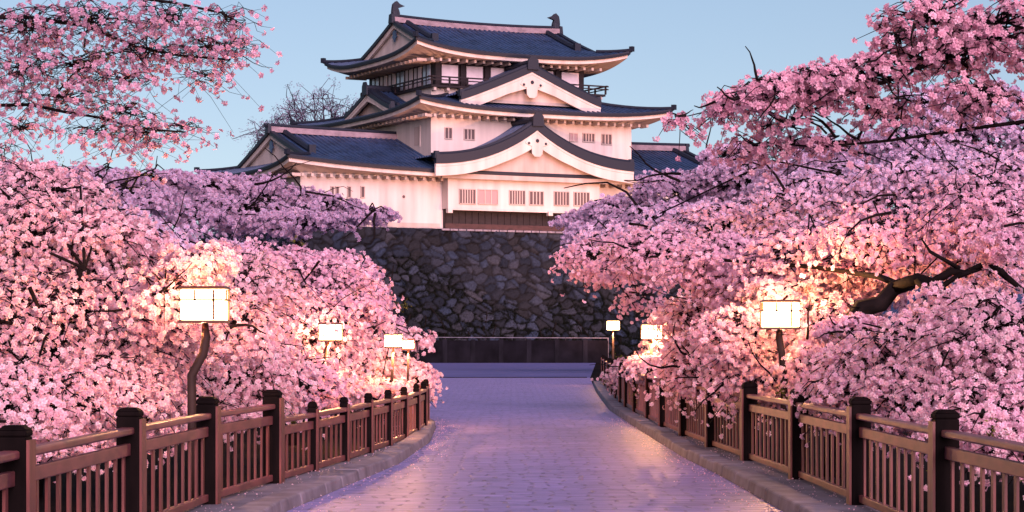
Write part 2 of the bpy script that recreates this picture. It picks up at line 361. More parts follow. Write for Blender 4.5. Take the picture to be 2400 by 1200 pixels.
def roof(name, u0, u1, v0, v1, ze, zr, gl, gr, a=.9, lift=.55, top=None, wall=None, par=castle):
    """hip-and-gable roof; ridge along u; gl, gr = distance of the gable from each end; top=(d) cuts the slope there (skirt roof)"""
    half = (v1 - v0) / 2; vc = (v0 + v1) / 2; H = zr - ze; gm = max(gl, gr)
    prof = lambda d: ze + H * (a * d / half + (1 - a) * (d / half) ** 2)
    def lf(x, d): return lift * abs(x) ** 3.2 * max(0, 1 - d / 5.0) ** 2
    def zz(u, v, d):
        x = (u - (u0 + u1) / 2) / ((u1 - u0) / 2); y = (v - vc) / half
        return prof(d) + lf(min(1, max(abs(x), abs(y)) if d > .01 else (abs(x) if (abs(v - v0) < .02 + d or abs(v - v1) < .02 + d) else abs(y))), d) 
    m = MB(); N = 12
    dmax_all = half if top is None else top
    def front(v_edge, sgn):
        us, hs = ribcols(u0, u1)
        for lo, hi in ((u0, u0 + gl), (u0 + gl, u1 - gr), (u1 - gr, u1)):
            mid = lo == u0 + gl
            lo2, hi2 = (lo - .45, hi + .45) if (mid and top is None) else (lo, hi)
            cols = [(u, q) for u, q in zip(us, hs) if lo2 < u < hi2]; cols = [(lo2, 0)] + cols + [(hi2, 0)]
            rows = []
            for u, q in cols:
                dm = dmax_all if mid else min(dmax_all, max(.001, (u - u0) if lo == u0 else (u1 - u)))
                x = abs(u - (u0 + u1) / 2) / ((u1 - u0) / 2); col = []
                for j in range(N + 1):
                    d = dm * j / N
                    if mid and top is None: dlo = min(gl, gr) * .98 if (u < u0 + gl or u > u1 - gr) else 0; d = dlo + (dm - dlo) * j / N
                    # shape across: x relative to the eave end at this d
                    xe = abs(u - (u0 + u1) / 2) / max(.1, ((u1 - u0) / 2 - min(d, gm)))
                    col.append((u, v_edge + sgn * d, prof(d) + lf(min(1, xe), d) + q))
                rows.append(col)
            m.strip(rows)
    front(v0, 1); front(v1, -1)
    for u_e, sgn, gg in ((u0, 1, gl), (u1, -1, gr)):
        vs, hs = ribcols(v0, v1); G = gg if top is None else min(gg, top); rows = []
        for v, q in zip(vs, hs):
            dm = max(.001, min(G, v - v0, v1 - v)); col = []
            for j in range(7):
                d = dm * j / 6; xe = abs(v - vc) / max(.1, half - d)
                col.append((u_e + sgn * d, v, prof(d) + lf(min(1, xe), d) + q))
            rows.append(col)
        m.strip(rows)
    r = m.build(name, M['tile'], par)
    # eave edge (dark tile ends), plaster fascia and soffit
    def loop(off, dz, n=24):
        pts = []
        for (ua, va), (ub, vb) in (((u0, v0), (u1, v0)), ((u1, v0), (u1, v1)), ((u1, v1), (u0, v1)), ((u0, v1), (u0, v0))):
            for t in np.linspace(0, 1, n, endpoint=False):
                x = 2 * t - 1; u = ua + (ub - ua) * t; v = va + (vb - va) * t
                uu = (u - (u0 + u1) / 2) * (1 - off / ((u1 - u0) / 2)) + (u0 + u1) / 2; vv = (v - vc) * (1 - off / half) + vc
                pts.append((uu, vv, ze + lift * abs(x) ** 3.2 + dz))
        return pts + [pts[0]]
    MB().strip([loop(-.06, .12), loop(-.10, .0), loop(-.06, -.20), loop(.10, -.22)]).build('eave_edge', M['tile_edge'], r)
    w0, w1, y0, y1 = wall
    def wloop(z, n=24):
        pts = []
        for (ua, va), (ub, vb) in (((w0, y0), (w1, y0)), ((w1, y0), (w1, y1)), ((w1, y1), (w0, y1)), ((w0, y1), (w0, y0))):
            for t in np.linspace(0, 1, n, endpoint=False): pts.append((ua + (ub - ua) * t, va + (vb - va) * t, z))
        return pts + [pts[0]]
    MB().strip([loop(.10, -.20), loop(.14, -.52), loop(.45, -.56), wloop(ze - .42)]).build('soffit', M['plaster'], r)
    rf = MB()
    n = int((w1 - w0 + 3) / .85)
    for i in range(n + 1):
        u = w0 - 1.0 + (w1 - w0 + 2.0) * i / n; rf.b2((u - .11, v0 + .85, ze - .80), (u + .11, y0 + .02, ze - .55))
    n = int((y1 - y0 + 2) / .85)
    for i in range(n + 1):
        v = y0 - .7 + (y1 - y0 + 1.4) * i / n; rf.b2((u0 + .85, v - .11, ze - .80), (w0 + .02, v + .11, ze - .55))
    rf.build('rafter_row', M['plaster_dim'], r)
    # hip ridges
    for us_, gg, uu in ((1, gl, u0), (-1, gr, u1)):
        for vs_, vv in ((1, v0), (-1, v1)):
            G = gg if top is None else min(gg, top)
            pts = [(uu + us_ * d, vv + vs_ * d, prof(d) + lf(1, d) + .14) for d in np.linspace(-.15, G, 8)]
            MB().tube(pts, .2, 6).box((pts[0][0], pts[0][1], pts[0][2] + .12), (.36, .36, .45), TH).build('hip_ridge', M['tile_edge'], r)
    if top is None:
        rg = MB(); ua, ub = u0 + gl - .5, u1 - gr + .5
        n = 16; sag = lambda t: .22 * (2 * t - 1) ** 2
        rows = [[], [], [], [], []]
        for t in np.linspace(0, 1, n):
            u = ua + (ub - ua) * t; z = zr + sag(t)
            for kq, (dv, dz) in enumerate(((-.34, -.12), (-.28, .36), (0, .42), (.28, .36), (.34, -.12))): rows[kq].append((u, vc + dv, z + dz))
        rg.strip(rows); rg.add([rows[q][0] for q in range(5)], [(0, 1, 2, 3, 4)]); rg.add([rows[q][-1] for q in range(5)], [(0, 1, 2, 3, 4)])
        rg.build('ridge', M['ridge'], r)
        rc = MB().tube([(ua + (ub - ua) * t, vc, zr + .46 + sag(t)) for t in np.linspace(-.01, 1.01, n)], .2, 6)
        rc.box((ua - .05, vc, zr + .4), (.35, .8, .8), 0, .8); rc.box((ub + .05, vc, zr + .4), (.35, .8, .8), 0, .8)
        rc.build('ridge_cap', M['tile_edge'], r)
        for ug, s_ in ((u0 + gl, 1), (u1 - gr, -1)):
            for vv, vs_ in ((v0, 1), (v1, -1)):
                uu = ug + s_ * .9
                pts = [(uu, vv + vs_ * d, prof(d) + .22) for d in np.linspace(half - .2, half * .42, 8)]
                MB().tube(pts, .26, 6).box((pts[-1][0], pts[-1][1] - vs_ * .1, pts[-1][2] + .1), (.6, .35, .75)).build('descending_ridge', M['tile_edge'], r)
        # gable ends
        for ug, s_ in ((u0 + gl, -1), (u1 - gr, 1)):
            gg = gl if s_ < 0 else gr; ts = np.linspace(-(half - gg * .9), half - gg * .9, 25)
            topc = [(ug, vc + t, prof(half - abs(t)) - .05) for t in ts]
            tri = topc + [(ug, vc + ts[-1], prof(gg) - .3), (ug, vc + ts[0], prof(gg) - .3)]
            MB().poly(tri, (-s_ * .2, 0, 0)).build('gable_wall', M['plaster'], r)
            up = [(ug + s_ * .35, vc + t, prof(half - abs(t)) + .02) for t in ts]; lo = [(q[0], q[1], q[2] - .45) for q in up]
            MB().band(up, lo, (-s_ * .2, 0, 0)).build('barge_board', M['plaster'], r)
            up = [(ug + s_ * .55, vc + t, prof(half - abs(t)) + .30) for t in ts]; lo = [(q[0], q[1], q[2] - .32) for q in up]
            MB().band(up, lo, (-s_ * .45, 0, 0)).build('verge_tiles', M['tile_edge'], r)
            z0 = prof(half) - 1.0
            MB().poly([(ug + s_ * .22, vc + x, z0 + z) for x, z in ((0, .4), (.35, .2), (.3, -.1), (.6, -.3), (.25, -.35), (0, -.7), (-.25, -.35), (-.6, -.3), (-.3, -.1), (-.35, .2))], (s_ * .1, 0, 0)).build('gable_pendant', M['tile'], r)
    return r

def gable(name, axis, c, hw, f, b, zb, H, roofz, parent=castle, board=.75, vt=.6, pend=True, cur=1.35, infill_drop=0.0, wallpart='plaster_dim'):
    """a roof gable facing -v (axis 'v') or -u (axis 'u'): centre c, half width hw, front plane f, back b"""
    pt = (lambda x, dep, z: (c + x, f + dep, z)) if axis == 'v' else (lambda x, dep, z: (f + dep, c - x, z))
    prof = lambda x: zb + H * (1 - (1 - (1 - abs(x) / hw)) ** .86) if False else zb + H * (.12 * (1 - abs(x) / hw) + .88 * (1 - abs(x) / hw) ** cur)
    xs = np.linspace(-hw, hw, 41)
    m = MB(); vs, hs = ribcols(0, b - f)
    rows = [[pt(x, d, prof(x) + q + vt - .1) for x in xs] for d, q in zip(vs, hs)]
    m.strip(rows); r = m.build(name, M['tile'], parent)
    up = [pt(x, -.12, prof(x) + vt) for x in xs]; lo = [pt(x, -.12, prof(x) + .02) for x in xs]
    ext = np.array(pt(0, .5, 0)) - np.array(pt(0, 0, 0))
    MB().band(up, lo, ext).build('verge_tiles', M['tile_edge'], r)
    rl = MB()
    for dep, rr in ((.22, .2), (.8, .17)):
        rl.tube([pt(x, dep, prof(x) + vt + .04) for x in xs], rr, 6)
    rl.build('verge_roll', M['tile_edge'], r)
    bo = lambda x: board * (1 + .3 * max(0, 1 - abs(x) / hw * 3))
    up = [pt(x, 0, prof(x) + .06) for x in xs]; lo = [pt(x, 0, prof(x) - bo(x)) for x in xs]
    MB().band(up, lo, ext * .5).build('barge_board', M['plaster'], r)
    up = [pt(x, -.05, prof(x) - .02) for x in xs]; lo = [pt(x, -.05, prof(x) - .2) for x in xs]
    MB().band(up, lo, ext * .12).build('barge_trim', M['plaster'], r)
    x2 = [x for x in xs if prof(x) - .2 > zb - infill_drop + .02]
    x2 = [x for x in xs if abs(x) < hw * .93 and prof(x) - .2 > zb - infill_drop + .02]; tri = [pt(x, .75, prof(x) - .15) for x in x2] + [pt(x2[-1], .75, zb - infill_drop), pt(x2[0], .75, zb - infill_drop)]
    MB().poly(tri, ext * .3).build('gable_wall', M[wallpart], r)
    if pend:
        k = board; z0 = prof(0) - board * 1.25
        o = [(-.9, .55), (.9, .55), (1.15, .15), (.8, -.05), (.55, -.1), (.5, -.75), (.25, -1.0), (-.25, -1.0), (-.5, -.75), (-.55, -.1), (-.8, -.05), (-1.15, .15)]
        MB().poly([pt(x * k, -.07, z0 + z * k) for x, z in o], ext * .14).build('gable_pendant', M['plaster'], r)
        dt = MB()
        for x, z, rr in ((0, .35, .17), (-.82, .12, .12), (.82, .12, .12)):
            dt.poly([pt((x + rr * math.cos(q)) * k, -.11, z0 + (z + rr * math.sin(q)) * k) for q in np.linspace(0, 2 * math.pi, 9)[:-1]], ext * .07)
        dt.build('pendant_boss', M['tile_edge'], r)
    zt = prof(0) + vt
    rg = MB(); rg.tube([pt(0, -.25, zt + .18), pt(0, b - f, zt + .18)], .3, 8)
    rg.poly([pt(x, -.32, zt + z) for x, z in ((-.55, -.45), (.55, -.45), (.5, .35), (.25, .72), (-.25, .72), (-.5, .35))], ext * .3)
    rg.build('ridge', M['tile_edge'], r)
    for s_ in (-1, 1):
        q = pt(s_ * (hw - .15), .2, prof(hw) + vt); MB().box(q, (.5, .5, .6), 0, .7).build('end_tile', M['tile_edge'], r)
    return r

def window(px0, py0, px1, py1, v, bars=3, paper='hole', halves=1):
    u0, z1 = uz(px0, py0, v); u1, _ = uz(px1, py0, v); _, z0 = uz(px0, py1, v)
    wr = MB().b2((u0, v - .03, z0), (u1, v - .004, z1)).build('window', M[paper], castle)
    fr_ = MB(); t = .06
    fr_.b2((u0 - t, v - .10, z1), (u1 + t, v - .002, z1 + t)); fr_.b2((u0 - t, v - .12, z0 - t), (u1 + t, v - .002, z0))
    fr_.b2((u0 - t, v - .10, z0), (u0, v - .002, z1)); fr_.b2((u1, v - .10, z0), (u1 + t, v - .002, z1))
    fr_.build('window_frame', M['plaster_dim'], wr)
    if bars:
        lb = MB()
        for i in range(bars):
            x = u0 + (u1 - u0) * (i + 1) / (bars + 1); lb.b2((x - .05, v - .09, z0), (x + .05, v - .035, z1))
        lb.build('lattice', M['plaster_dim'], wr)

# ---- lower tier
VB, VBAY = -1.7, -2.9
MB().b2((-12.7, VB, 11.15), (30, 16.2, 15.7)).build('lower_wall', M['plaster'], castle)
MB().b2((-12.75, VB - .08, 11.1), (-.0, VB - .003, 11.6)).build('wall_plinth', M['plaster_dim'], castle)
roof('lower_roof', -14.5, 32.2, -3.5, 18, 15.95, 19.5, 3.0, 2.6, .93, .8, None, (-12.7, 30, VB, 16.2))
# projecting bay
ub0, zb0 = uz(1050, 487, VBAY); ub1, _ = uz(1405, 487, VBAY)
bay = MB().b2((ub0, VBAY, 12.85), (ub1, VB - .004, 16.6)).build('bay', M['plaster'], castle)
MB().b2((ub0, VBAY - .05, 15.35), (ub1, VBAY - .003, 15.43)).build('string_course', M['plaster_dim'], bay)
MB().b2((ub0 - .05, VBAY - .12, 12.72), (ub1 + .05, VBAY + .2, 12.88)).build('bay_sill', M['plaster'], bay)
m = MB()
for px in (1052, 1287): 
    u, z = uz(px, 492, VBAY); m.box((u, VBAY - .1, 12.62), (.42, .42, .34))
m.build('bay_bracket', M['plaster'], bay)
m = MB().b2((ub0 + .1, VB - .35, 11.2), (ub1 - .1, VB - .01, 12.84)); m.build('bay_skirt', M['timber'], castle)
m = MB()
for u in np.arange(ub0 + .2, ub1 - .2, .62): m.b2((u, VB - .42, 11.62), (u + .12, VB - .355, 12.6))
m.build('skirt_batten', M['timber'], castle)
MB().b2((ub0 + .1, VB - .5, 11.16), (ub1 - .1, VB - .36, 11.62)).build('skirt_rail', M['timber_red'], castle)
for a, b, n, y0, y1 in ((1077, 1113, 5, 444, 476), (1121, 1165, 2, 445, 477), (1194, 1229, 5, 447, 478), (1241, 1272, 3, 449, 479), (1299, 1332, 4, 450, 480), (1345, 1380, 4, 451, 481)):
    window(a, y0, b, y1, VBAY, n, 'hole' if n != 2 else 'lattice')
gable('bay_gable', 'v', 8.0, 9.6, -4.3, .5, 16.45, 3.2, 0, board=1.0, vt=.8, cur=2.3, infill_drop=1.1)
u, z = uz(1408, 430, VB); MB().tube([(ub1 + .12, VB - .15, 15.6), (ub1 + .12, VB - .15, 11.2)], .1, 8).build('drain_pipe', M['timber'], castle)
for a, b in ((776, 781), (787, 793), (815, 821), (846, 853)): window(a, 438, b, 462, VB, 0, 'hole')
for px, py in ((946, 461), (1440, 462)):
    u, z = uz(px, py, VB); MB().tube([(u, VB - .01, z), (u, VB - .05, z)], .13, 8).build('loophole', M['hole'], castle)
# ---- middle tier
MB().b2((0, 0, 15.5), (19.9, 24, 21.6)).build('middle_wall', M['plaster'], castle)
roof('middle_roof', -2, 22.9, -2, 26.2, 21.55, 26.0, 6, 6, .92, .75, 5.6, (0, 19.9, 0, 24))
for a, b, y0, y1, n in ((1043, 1058, 300, 324, 1), (1088, 1111, 303, 326, 2), (1335, 1352, 313, 330, 1), (1366, 1392, 313, 331, 3), (1410, 1432, 315, 337, 2)):
    window(a, y0, b, y1, 0, n, 'hole' if a != 1335 else 'lattice')
gable('front_gable', 'v', 9.2, 6.9, -1.1, 3.6, 22.3, 2.75, 0, board=1.0, vt=.65, cur=1.12)
gable('side_gable', 'u', 11.0, 5.0, -1.1, 2.2, 22.0, 1.75, 0, board=.45, vt=.4, cur=1.15, pend=False)
# side window on the left face of the middle tier
m = MB().b2((-.03, 2.2, 18.6), (-.004, 3.3, 20.2)).build('window', M['plaster_dim'], castle)
MB().b2((-.06, 2.1, 18.45), (-.002, 2.2, 20.3)).build('window_frame', M['plaster'], m)
# ---- upper tier
U0, U1, V0, V1 = 2.0, 16.8, 3.5, 17.6
MB().b2((U0 - .6, V0 - .6, 22.6), (U1 + .6, V1 + .6, 23.72)).build('balcony_base', M['plaster'], castle)
MB().b2((U0, V0, 23.7), (U1, V1, 26.6)).build('upper_wall', M['timber'], castle)
def panel(px0, px1, kind='paper'):
    u0, z1 = uz(px0, 152, V0); u1, _ = uz(px1, 152, V0)
    pn = MB().b2((u0, V0 - .06, 24.25), (u1, V0 - .004, 25.85)).build('window', M[kind], castle)
    fb = MB(); fb.b2((u0 - .1, V0 - .12, 24.12), (u1 + .1, V0 - .005, 24.245)); fb.b2((u0 - .1, V0 - .12, 25.855), (u1 + .1, V0 - .005, 25.97))
    fb.build('window_frame', M['timber'], pn)
for a, b in ((1035, 1073), (1093, 1131), (1150, 1180), (1200, 1240), (1264, 1296), (1316, 1356)): panel(a, b)
m = MB()
for px in (1024, 1083, 1140, 1190, 1252, 1306, 1361):
    u, _ = uz(px, 170, V0); m.b2((u - .22, V0 - .2, 23.7), (u + .22, V0 - .003, 26.5))
m.b2((U0 - .1, V0 - .16, 26.05), (U1 + .1, V0 - .002, 26.4)); m.build('wall_post', M['timber'], castle)
n = 7
for i in range(n):
    v = V0 + .6 + (V1 - V0 - 1.2) * i / n; wv = (V1 - V0 - 1.2) / n
    wn = MB().b2((U0 - .06, v + .2, 24.2), (U0 - .004, v + wv - .2, 25.9)).build('window', M['paper' if i % 3 else 'glass'], castle)
    MB().b2((U0 - .11, v + wv / 2 - .06, 24.2), (U0 - .065, v + wv / 2 + .06, 25.9)).build('window_frame', M['timber'], wn)
# balcony
bx0, bx1, by0, by1 = U0 - .9, U1 + 1.7, V0 - 1.3, V1 - .2
bal = MB().b2((bx0, by0, 23.72), (bx1, by1, 23.9)).build('balcony', M['timber'], castle)
rl = MB()
for z, t in ((24.35, .09), (24.62, .12)):
    for A, B in (((bx0 - .3, by0), (bx1 + .3, by0)), ((bx0, by0 - .3), (bx0, by1)), ((bx1, by0 - .3), (bx1, by1))):
        rl.beam((*A, z), (*B, z), t, t)
rl.build('railing', M['timber'], bal)
for u, v in [(u, by0) for u in np.linspace(bx0, bx1, 11)] + [(q, v) for v in np.linspace(by0, by1, 9)[1:] for q in (bx0, bx1)]:
    MB().b2((u - .07, v - .07, 23.9), (u + .07, v + .07, 24.62)).build('railing_post', M['timber'], bal)
for u in np.linspace(bx0 + .4, bx1 - .4, 14): MB().b2((u - .12, by0 + .1, 23.45), (u + .12, V0 - .58, 23.715)).build('balcony_joist', M['plaster_dim'], bal)
tr = roof('upper_roof', -.9, 20.3, 1.0, 21.2, 26.75, 30.35, 2.8, 2.2, .80, .95, None, (U0, U1, V0, V1))
# ridge fish ornaments
def fish(u, s_):
    o = [(-.35, 0), (.35, 0), (.42, .5), (.30, .95), (.15, 1.25), (.95, 1.55), (.45, 1.75), (.05, 2.15), (-.35, 1.75), (-.45, 1.2), (-.5, .6)]
    mm = MB().poly([(u + s_ * x * .72, 11.1 - .17, 30.95 + z * .64) for x, z in o], (0, .34, 0))
    mm.box((u - s_ * .08, 11.1, 31.2), (.5, .5, .55), 0, .7)
    mm.build('ridge_ornament', M['tile_edge'], tr, bevel=.05)
fish(1.75, 1); fish(18.2, -1)

# ---- battered stone base (thing of its own)
base = empty('stone_wall', (OX, OY, 0), TH); tag(base, 'steep battered wall of rough fitted stones under the castle', 'wall')
def stones(name, a0, a1, HT, place, seed, step=.10, cw=.98, ch=.66, flip=False):
    rg_ = np.random.default_rng(seed)
    na, ns = int((a1 - a0) / step), int(HT / step)
    A, S = np.meshgrid(np.linspace(a0, a1, na), np.linspace(0, HT, ns), indexing='ij')
    gx, gy = int((a1 - a0) / cw) + 4, int(HT / ch) + 4
    jx = rg_.uniform(.05, .95, (gx, gy)); jy = rg_.uniform(.05, .95, (gx, gy)); cid = rg_.uniform(0, 1, (gx, gy, 4))
    # warp for irregular outlines
    Aw = A + .22 * np.sin(S * 2.1 + A * .7) + .12 * np.sin(A * 3.7 + S * 1.3); Sw = S + .13 * np.sin(A * 1.9 + 2) + .08 * np.sin(A * 4.1 + S * 3)
    I = np.floor((Aw - a0) / cw).astype(int) + 1; J = np.floor(Sw / ch).astype(int) + 1
    f1 = np.full(A.shape, 9.); f2 = np.full(A.shape, 9.); c = np.zeros(A.shape + (4,)); px = np.zeros(A.shape); py = np.zeros(A.shape)
    for di in (-1, 0, 1):
        for dj in (-1, 0, 1):
            ii = np.clip(I + di, 0, gx - 1); jj = np.clip(J + dj, 0, gy - 1)
            X = a0 + (ii - 1 + jx[ii, jj]) * cw; Y = (jj - 1 + jy[ii, jj]) * ch
            dx, dy = (Aw - X) / cw, (Sw - Y) / ch; d = np.hypot(dx, dy)
            nr = d < f1; f2 = np.where(nr, f1, np.minimum(f2, d)); c = np.where(nr[..., None], cid[ii, jj], c)
            px = np.where(nr, dx, px); py = np.where(nr, dy, py); f1 = np.minimum(f1, d)
    e = np.clip((f2 - f1) / .22, 0, 1); e = e * e * (3 - 2 * e)
    out = e * (.20 + .22 * c[..., 0]) + e * (px * (c[..., 1] - .5) + py * (c[..., 2] - .5)) * .34
    out += .02 * rg_.normal(size=A.shape) * e
    V = place(A, S, out)
    tone = .45 + 1.2 * c[..., 3] ** 1.5; hue = c[..., 1]
    col = np.stack([.0135 + .005 * (hue - .5), .0175 + 0 * hue, .028 + .010 * (.5 - hue)], -1) * tone[..., None]
    col = col * (.18 + .82 * e[..., None]) * (1 + .18 * rg_.normal(size=A.shape + (1,)))
    idx = np.arange(na * ns).reshape(na, ns)
    Q = np.stack([idx[:-1, :-1], idx[1:, :-1], idx[1:, 1:], idx[:-1, 1:]], -1).reshape(-1, 4)
    if flip: Q = Q[:, ::-1]
    np_mesh(name, V.reshape(-1, 3), Q, M['stone'], base, np.clip(col.reshape(-1, 3), .003, .6), smooth=True)
HW = 11.15; bat = lambda S: 4.6 * (1 - S / HW) ** 1.5
stones('stone_face', -14.2, 32, HW, lambda A, S, o: np.stack([A + 0 * S - np.where(A < -13.9, 0, 0), -2.0 - bat(S) - o, S], -1), 5)
stones('stone_face', -6.6, 18, HW, lambda A, S, o: np.stack([-14.2 - bat(S) - o, A, S], -1), 6, .14)
# corner fill: shear the front to meet the side
MB().b2((-14.2, -1.98, 0), (32, 18, 11.14)).build('wall_core', M['parapet'], base)
cp = MB()
for i, u in enumerate(np.arange(-.1, 14, .78)): cp.b2((u, -2.45, 11.0), (u + .70, -1.95, 11.155))
cp.build('coping_stone', M['kerb'], base)

# ------------------------------------------------------------------ floodlights for the castle
def flood(x, y, tx, ty, tz, power, cone, label):
    r = empty('floodlight', (x, y, -.05)); tag(r, label, 'floodlight', 'floodlights aimed at the castle')
    r.rotation_euler = (0, 0, math.atan2(ty - y, tx - x) - math.pi / 2)
    MB().box((0, 0, .25), (.5, .5, .5), 0, .7).tube([(-.3, 0, .45), (-.3, 0, .9)], .03).tube([(.3, 0, .45), (.3, 0, .9)], .03).build('stand', M['metal'], r)
    el_ = math.atan2(tz - .85, math.hypot(tx - x, ty - y)); c, s = math.cos(el_), math.sin(el_)
    hd = MB(); q = [(-.27, -.15, -.2), (.27, -.15, -.2), (.27, .15, -.26), (-.27, .15, -.26), (-.27, -.15, .2), (.27, -.15, .2), (.27, .15, .26), (-.27, .15, .26)]
    rot = lambda p_: (p_[0], p_[1] * c - p_[2] * s, .9 + p_[1] * s + p_[2] * c)
    hd.add([rot(k_) for k_ in q], [(3, 2, 1, 0), (4, 5, 6, 7), (0, 1, 5, 4), (2, 3, 7, 6), (3, 0, 4, 7), (1, 2, 6, 5)]); h_ = hd.build('housing', M['metal'], r)
    MB().add([rot(k_) for k_ in ((-.25, .155, -.23), (.25, .155, -.23), (.25, .155, .23), (-.25, .155, .23))], [(0, 1, 2, 3)]).build('lens', M['flood'], h_)
    ld = bpy.data.lights.new('flood_beam', 'SPOT'); ld.energy = power; ld.spot_size = cone; ld.spot_blend = .8; ld.shadow_soft_size = .25; ld.color = (1, .43, .26)
    lo = bpy.data.objects.new('flood_beam', ld); sc.collection.objects.link(lo)
    d = Vector((tx - x, ty - y, tz - .9)); dn = d.normalized()
    lo.location = Vector((x, y, .85)) + dn * .25; lo.rotation_euler = d.to_track_quat('-Z', 'Y').to_euler()
flood(26, 160, 6, 194, 22, 21000, R(62), 'small dark floodlight beyond the path end, right one of the pair')
flood(17, 154, -6, 190, 20, 21000, R(62), 'small dark floodlight beyond the path end, left one of the pair')

# ------------------------------------------------------------------ blossom and leaf templates
rngT = np.random.default_rng(77)
def rot_to(n, rg_):
    n = n / np.linalg.norm(n, axis=-1, keepdims=True); a = rg_.normal(size=n.shape); a -= (a * n).sum(-1, keepdims=True) * n
    a /= np.linalg.norm(a, axis=-1, keepdims=True); b = np.cross(n, a); return a, b, n
def flower_tpl(nf, rg_):
    """one clump: nf five-petalled flowers on a ball of radius ~.6; returns verts, quad faces, tip weight per vertex, flower id"""
    n = rg_.normal(size=(nf, 3)); n[:, 2] = abs(n[:, 2]) + .35; a, b, n = rot_to(n, rg_); V = []; Wt = []; Fid = []
    for i in range(nf):
        c = n[i] * rg_.uniform(.35, .7); rr = rg_.uniform(.6, .85); cup = rg_.uniform(.0, .45); ph = rg_.uniform(0, 6.28)
        for k in range(5):
            q = ph + k * 2 * math.pi / 5
            def pnt(ang, rad, h): return c + (a[i] * math.cos(ang) + b[i] * math.sin(ang)) * rad * rr + n[i] * h * rr
            V += [pnt(q, .06, 0), pnt(q - .52, .72, cup * .55), pnt(q, 1.0, cup * .8 + rg_.uniform(-.15, .15)), pnt(q + .52, .72, cup * .55)]
            Wt += [0, .85, 1, .85]; Fid += [i] * 4
    return np.array(V), np.arange(len(V)).reshape(-1, 4), np.array(Wt), np.array(Fid)
def leaf_tpl(nl, rg_):
    n = rg_.normal(size=(nl, 3)); n[:, 2] = abs(n[:, 2]) + .3; a, b, n = rot_to(n, rg_); V = []
    for i in range(nl):
        c = rg_.normal(size=3) * .45; L = rg_.uniform(.5, .8); wd = L * .38
        V += [c - a[i] * L / 2, c - b[i] * wd / 2 + n[i] * .05, c + a[i] * L / 2 - n[i] * .1, c + b[i] * wd / 2 + n[i] * .05]
    V = np.array(V); return V, np.arange(len(V)).reshape(-1, 4), np.tile([.5, 1, .7, 1], nl), np.repeat(np.arange(nl), 4)
T_NEAR = [flower_tpl(4, rngT) for _ in range(10)]
T_FAR = [flower_tpl(3, rngT) for _ in range(10)]
T_LEAF = [leaf_tpl(7, rngT) for _ in range(8)]

def scatter(name, pos, size, tpls, pal, mt, parent, rg_, out=None, centre=(.66, .32, .42)):
    pos = np.asarray(pos); size = np.broadcast_to(np.asarray(size, float), (len(pos),)); VV, FF, CC = [], [], []; off = 0
    pick = rg_.integers(0, len(tpls), len(pos)); pal = np.array(pal)
    for k, (V, Fq, Wt, Fid) in enumerate(tpls):
        s = pos[pick == k]; m = len(s)
        if not m: continue
        sz = size[pick == k] * rg_.uniform(.75, 1.25, m)
        nn = rg_.normal(size=(m, 3)) if out is None else out[pick == k] + rg_.normal(size=(m, 3)) * .32
        ax, bx, nn = rot_to(nn, rg_); Rm = np.stack([ax, bx, nn], -1)
        W = np.einsum('mij,vj->mvi', Rm, V) * sz[:, None, None] + s[:, None, :]
        # colour: clump tint between palette entries, flower jitter, deep centre
        t = rg_.random(m) * (len(pal) - 1); i0 = np.minimum(t.astype(int), len(pal) - 2); fr_ = (t - i0)[:, None]; base_c = pal[i0] * (1 - fr_) + pal[i0 + 1] * fr_
        nf = Fid.max() + 1; jit = 1 + .10 * rg_.normal(size=(m, nf, 1)); c = base_c[:, None, :] * jit[:, Fid, :]
        c = c * Wt[None, :, None] + np.array(centre) * (base_c.mean(1) / .6)[:, None, None] * (1 - Wt)[None, :, None]
        VV.append(W.reshape(-1, 3)); CC.append(np.clip(c, .005, .92).reshape(-1, 3))
        FF.append((Fq[None] + (np.arange(m) * len(V))[:, None, None] + off).reshape(-1, 4)); off += m * len(V)
    return np_mesh(name, np.vstack(VV), np.vstack(FF), mt, parent, np.vstack(CC))

def twigs(A, B, r0, r1, rg_, bend=.12):
    """vectorised thin three-sided twigs A->B with one bend; returns V, F"""
    A, B = np.asarray(A), np.asarray(B); n = len(A); t = B - A; L = np.linalg.norm(t, axis=1, keepdims=True) + 1e-6; t = t / L
    Mid = (A + B) / 2 + rg_.normal(size=A.shape) * L * bend; Mid[:, 2] += .04 * L[:, 0]
    a = np.cross(t, np.array([.3, .2, 1.])); a /= np.linalg.norm(a, axis=1, keepdims=True) + 1e-9; b = np.cross(t, a); V = []
    for pnt, r in ((A, r0), (Mid, (r0 + r1) / 2), (B, r1)):
        for k in range(3):
            q = 2 * math.pi * k / 3; V.append(pnt + (a * math.cos(q) + b * math.sin(q)) * r)
    V = np.stack(V, 1).reshape(-1, 3); Fq = []
    for s_ in (0, 3):
        for k in range(3): Fq.append((s_ + k, s_ + (k + 1) % 3, s_ + 3 + (k + 1) % 3, s_ + 3 + k))
    Fq = (np.array(Fq)[None] + (np.arange(n) * 9)[:, None, None]).reshape(-1, 4)
    return V, Fq

PINK = [(.91, .75, .77), (.90, .66, .70), (.86, .55, .61), (.92, .83, .82)]
MID = [(.84, .66, .78), (.82, .58, .71), (.76, .49, .64), (.87, .75, .83)]
ROSE = [(.82, .52, .62), (.77, .42, .53), (.86, .62, .70), (.72, .36, .48)]
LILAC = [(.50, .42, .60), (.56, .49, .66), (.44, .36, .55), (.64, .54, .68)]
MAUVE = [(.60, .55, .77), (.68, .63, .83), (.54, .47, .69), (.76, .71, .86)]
GREEN = [(.12, .13, .025), (.20, .19, .04), (.06, .08, .02)]
DARK = [(.010, .014, .010), (.018, .022, .014), (.008, .009, .010)]

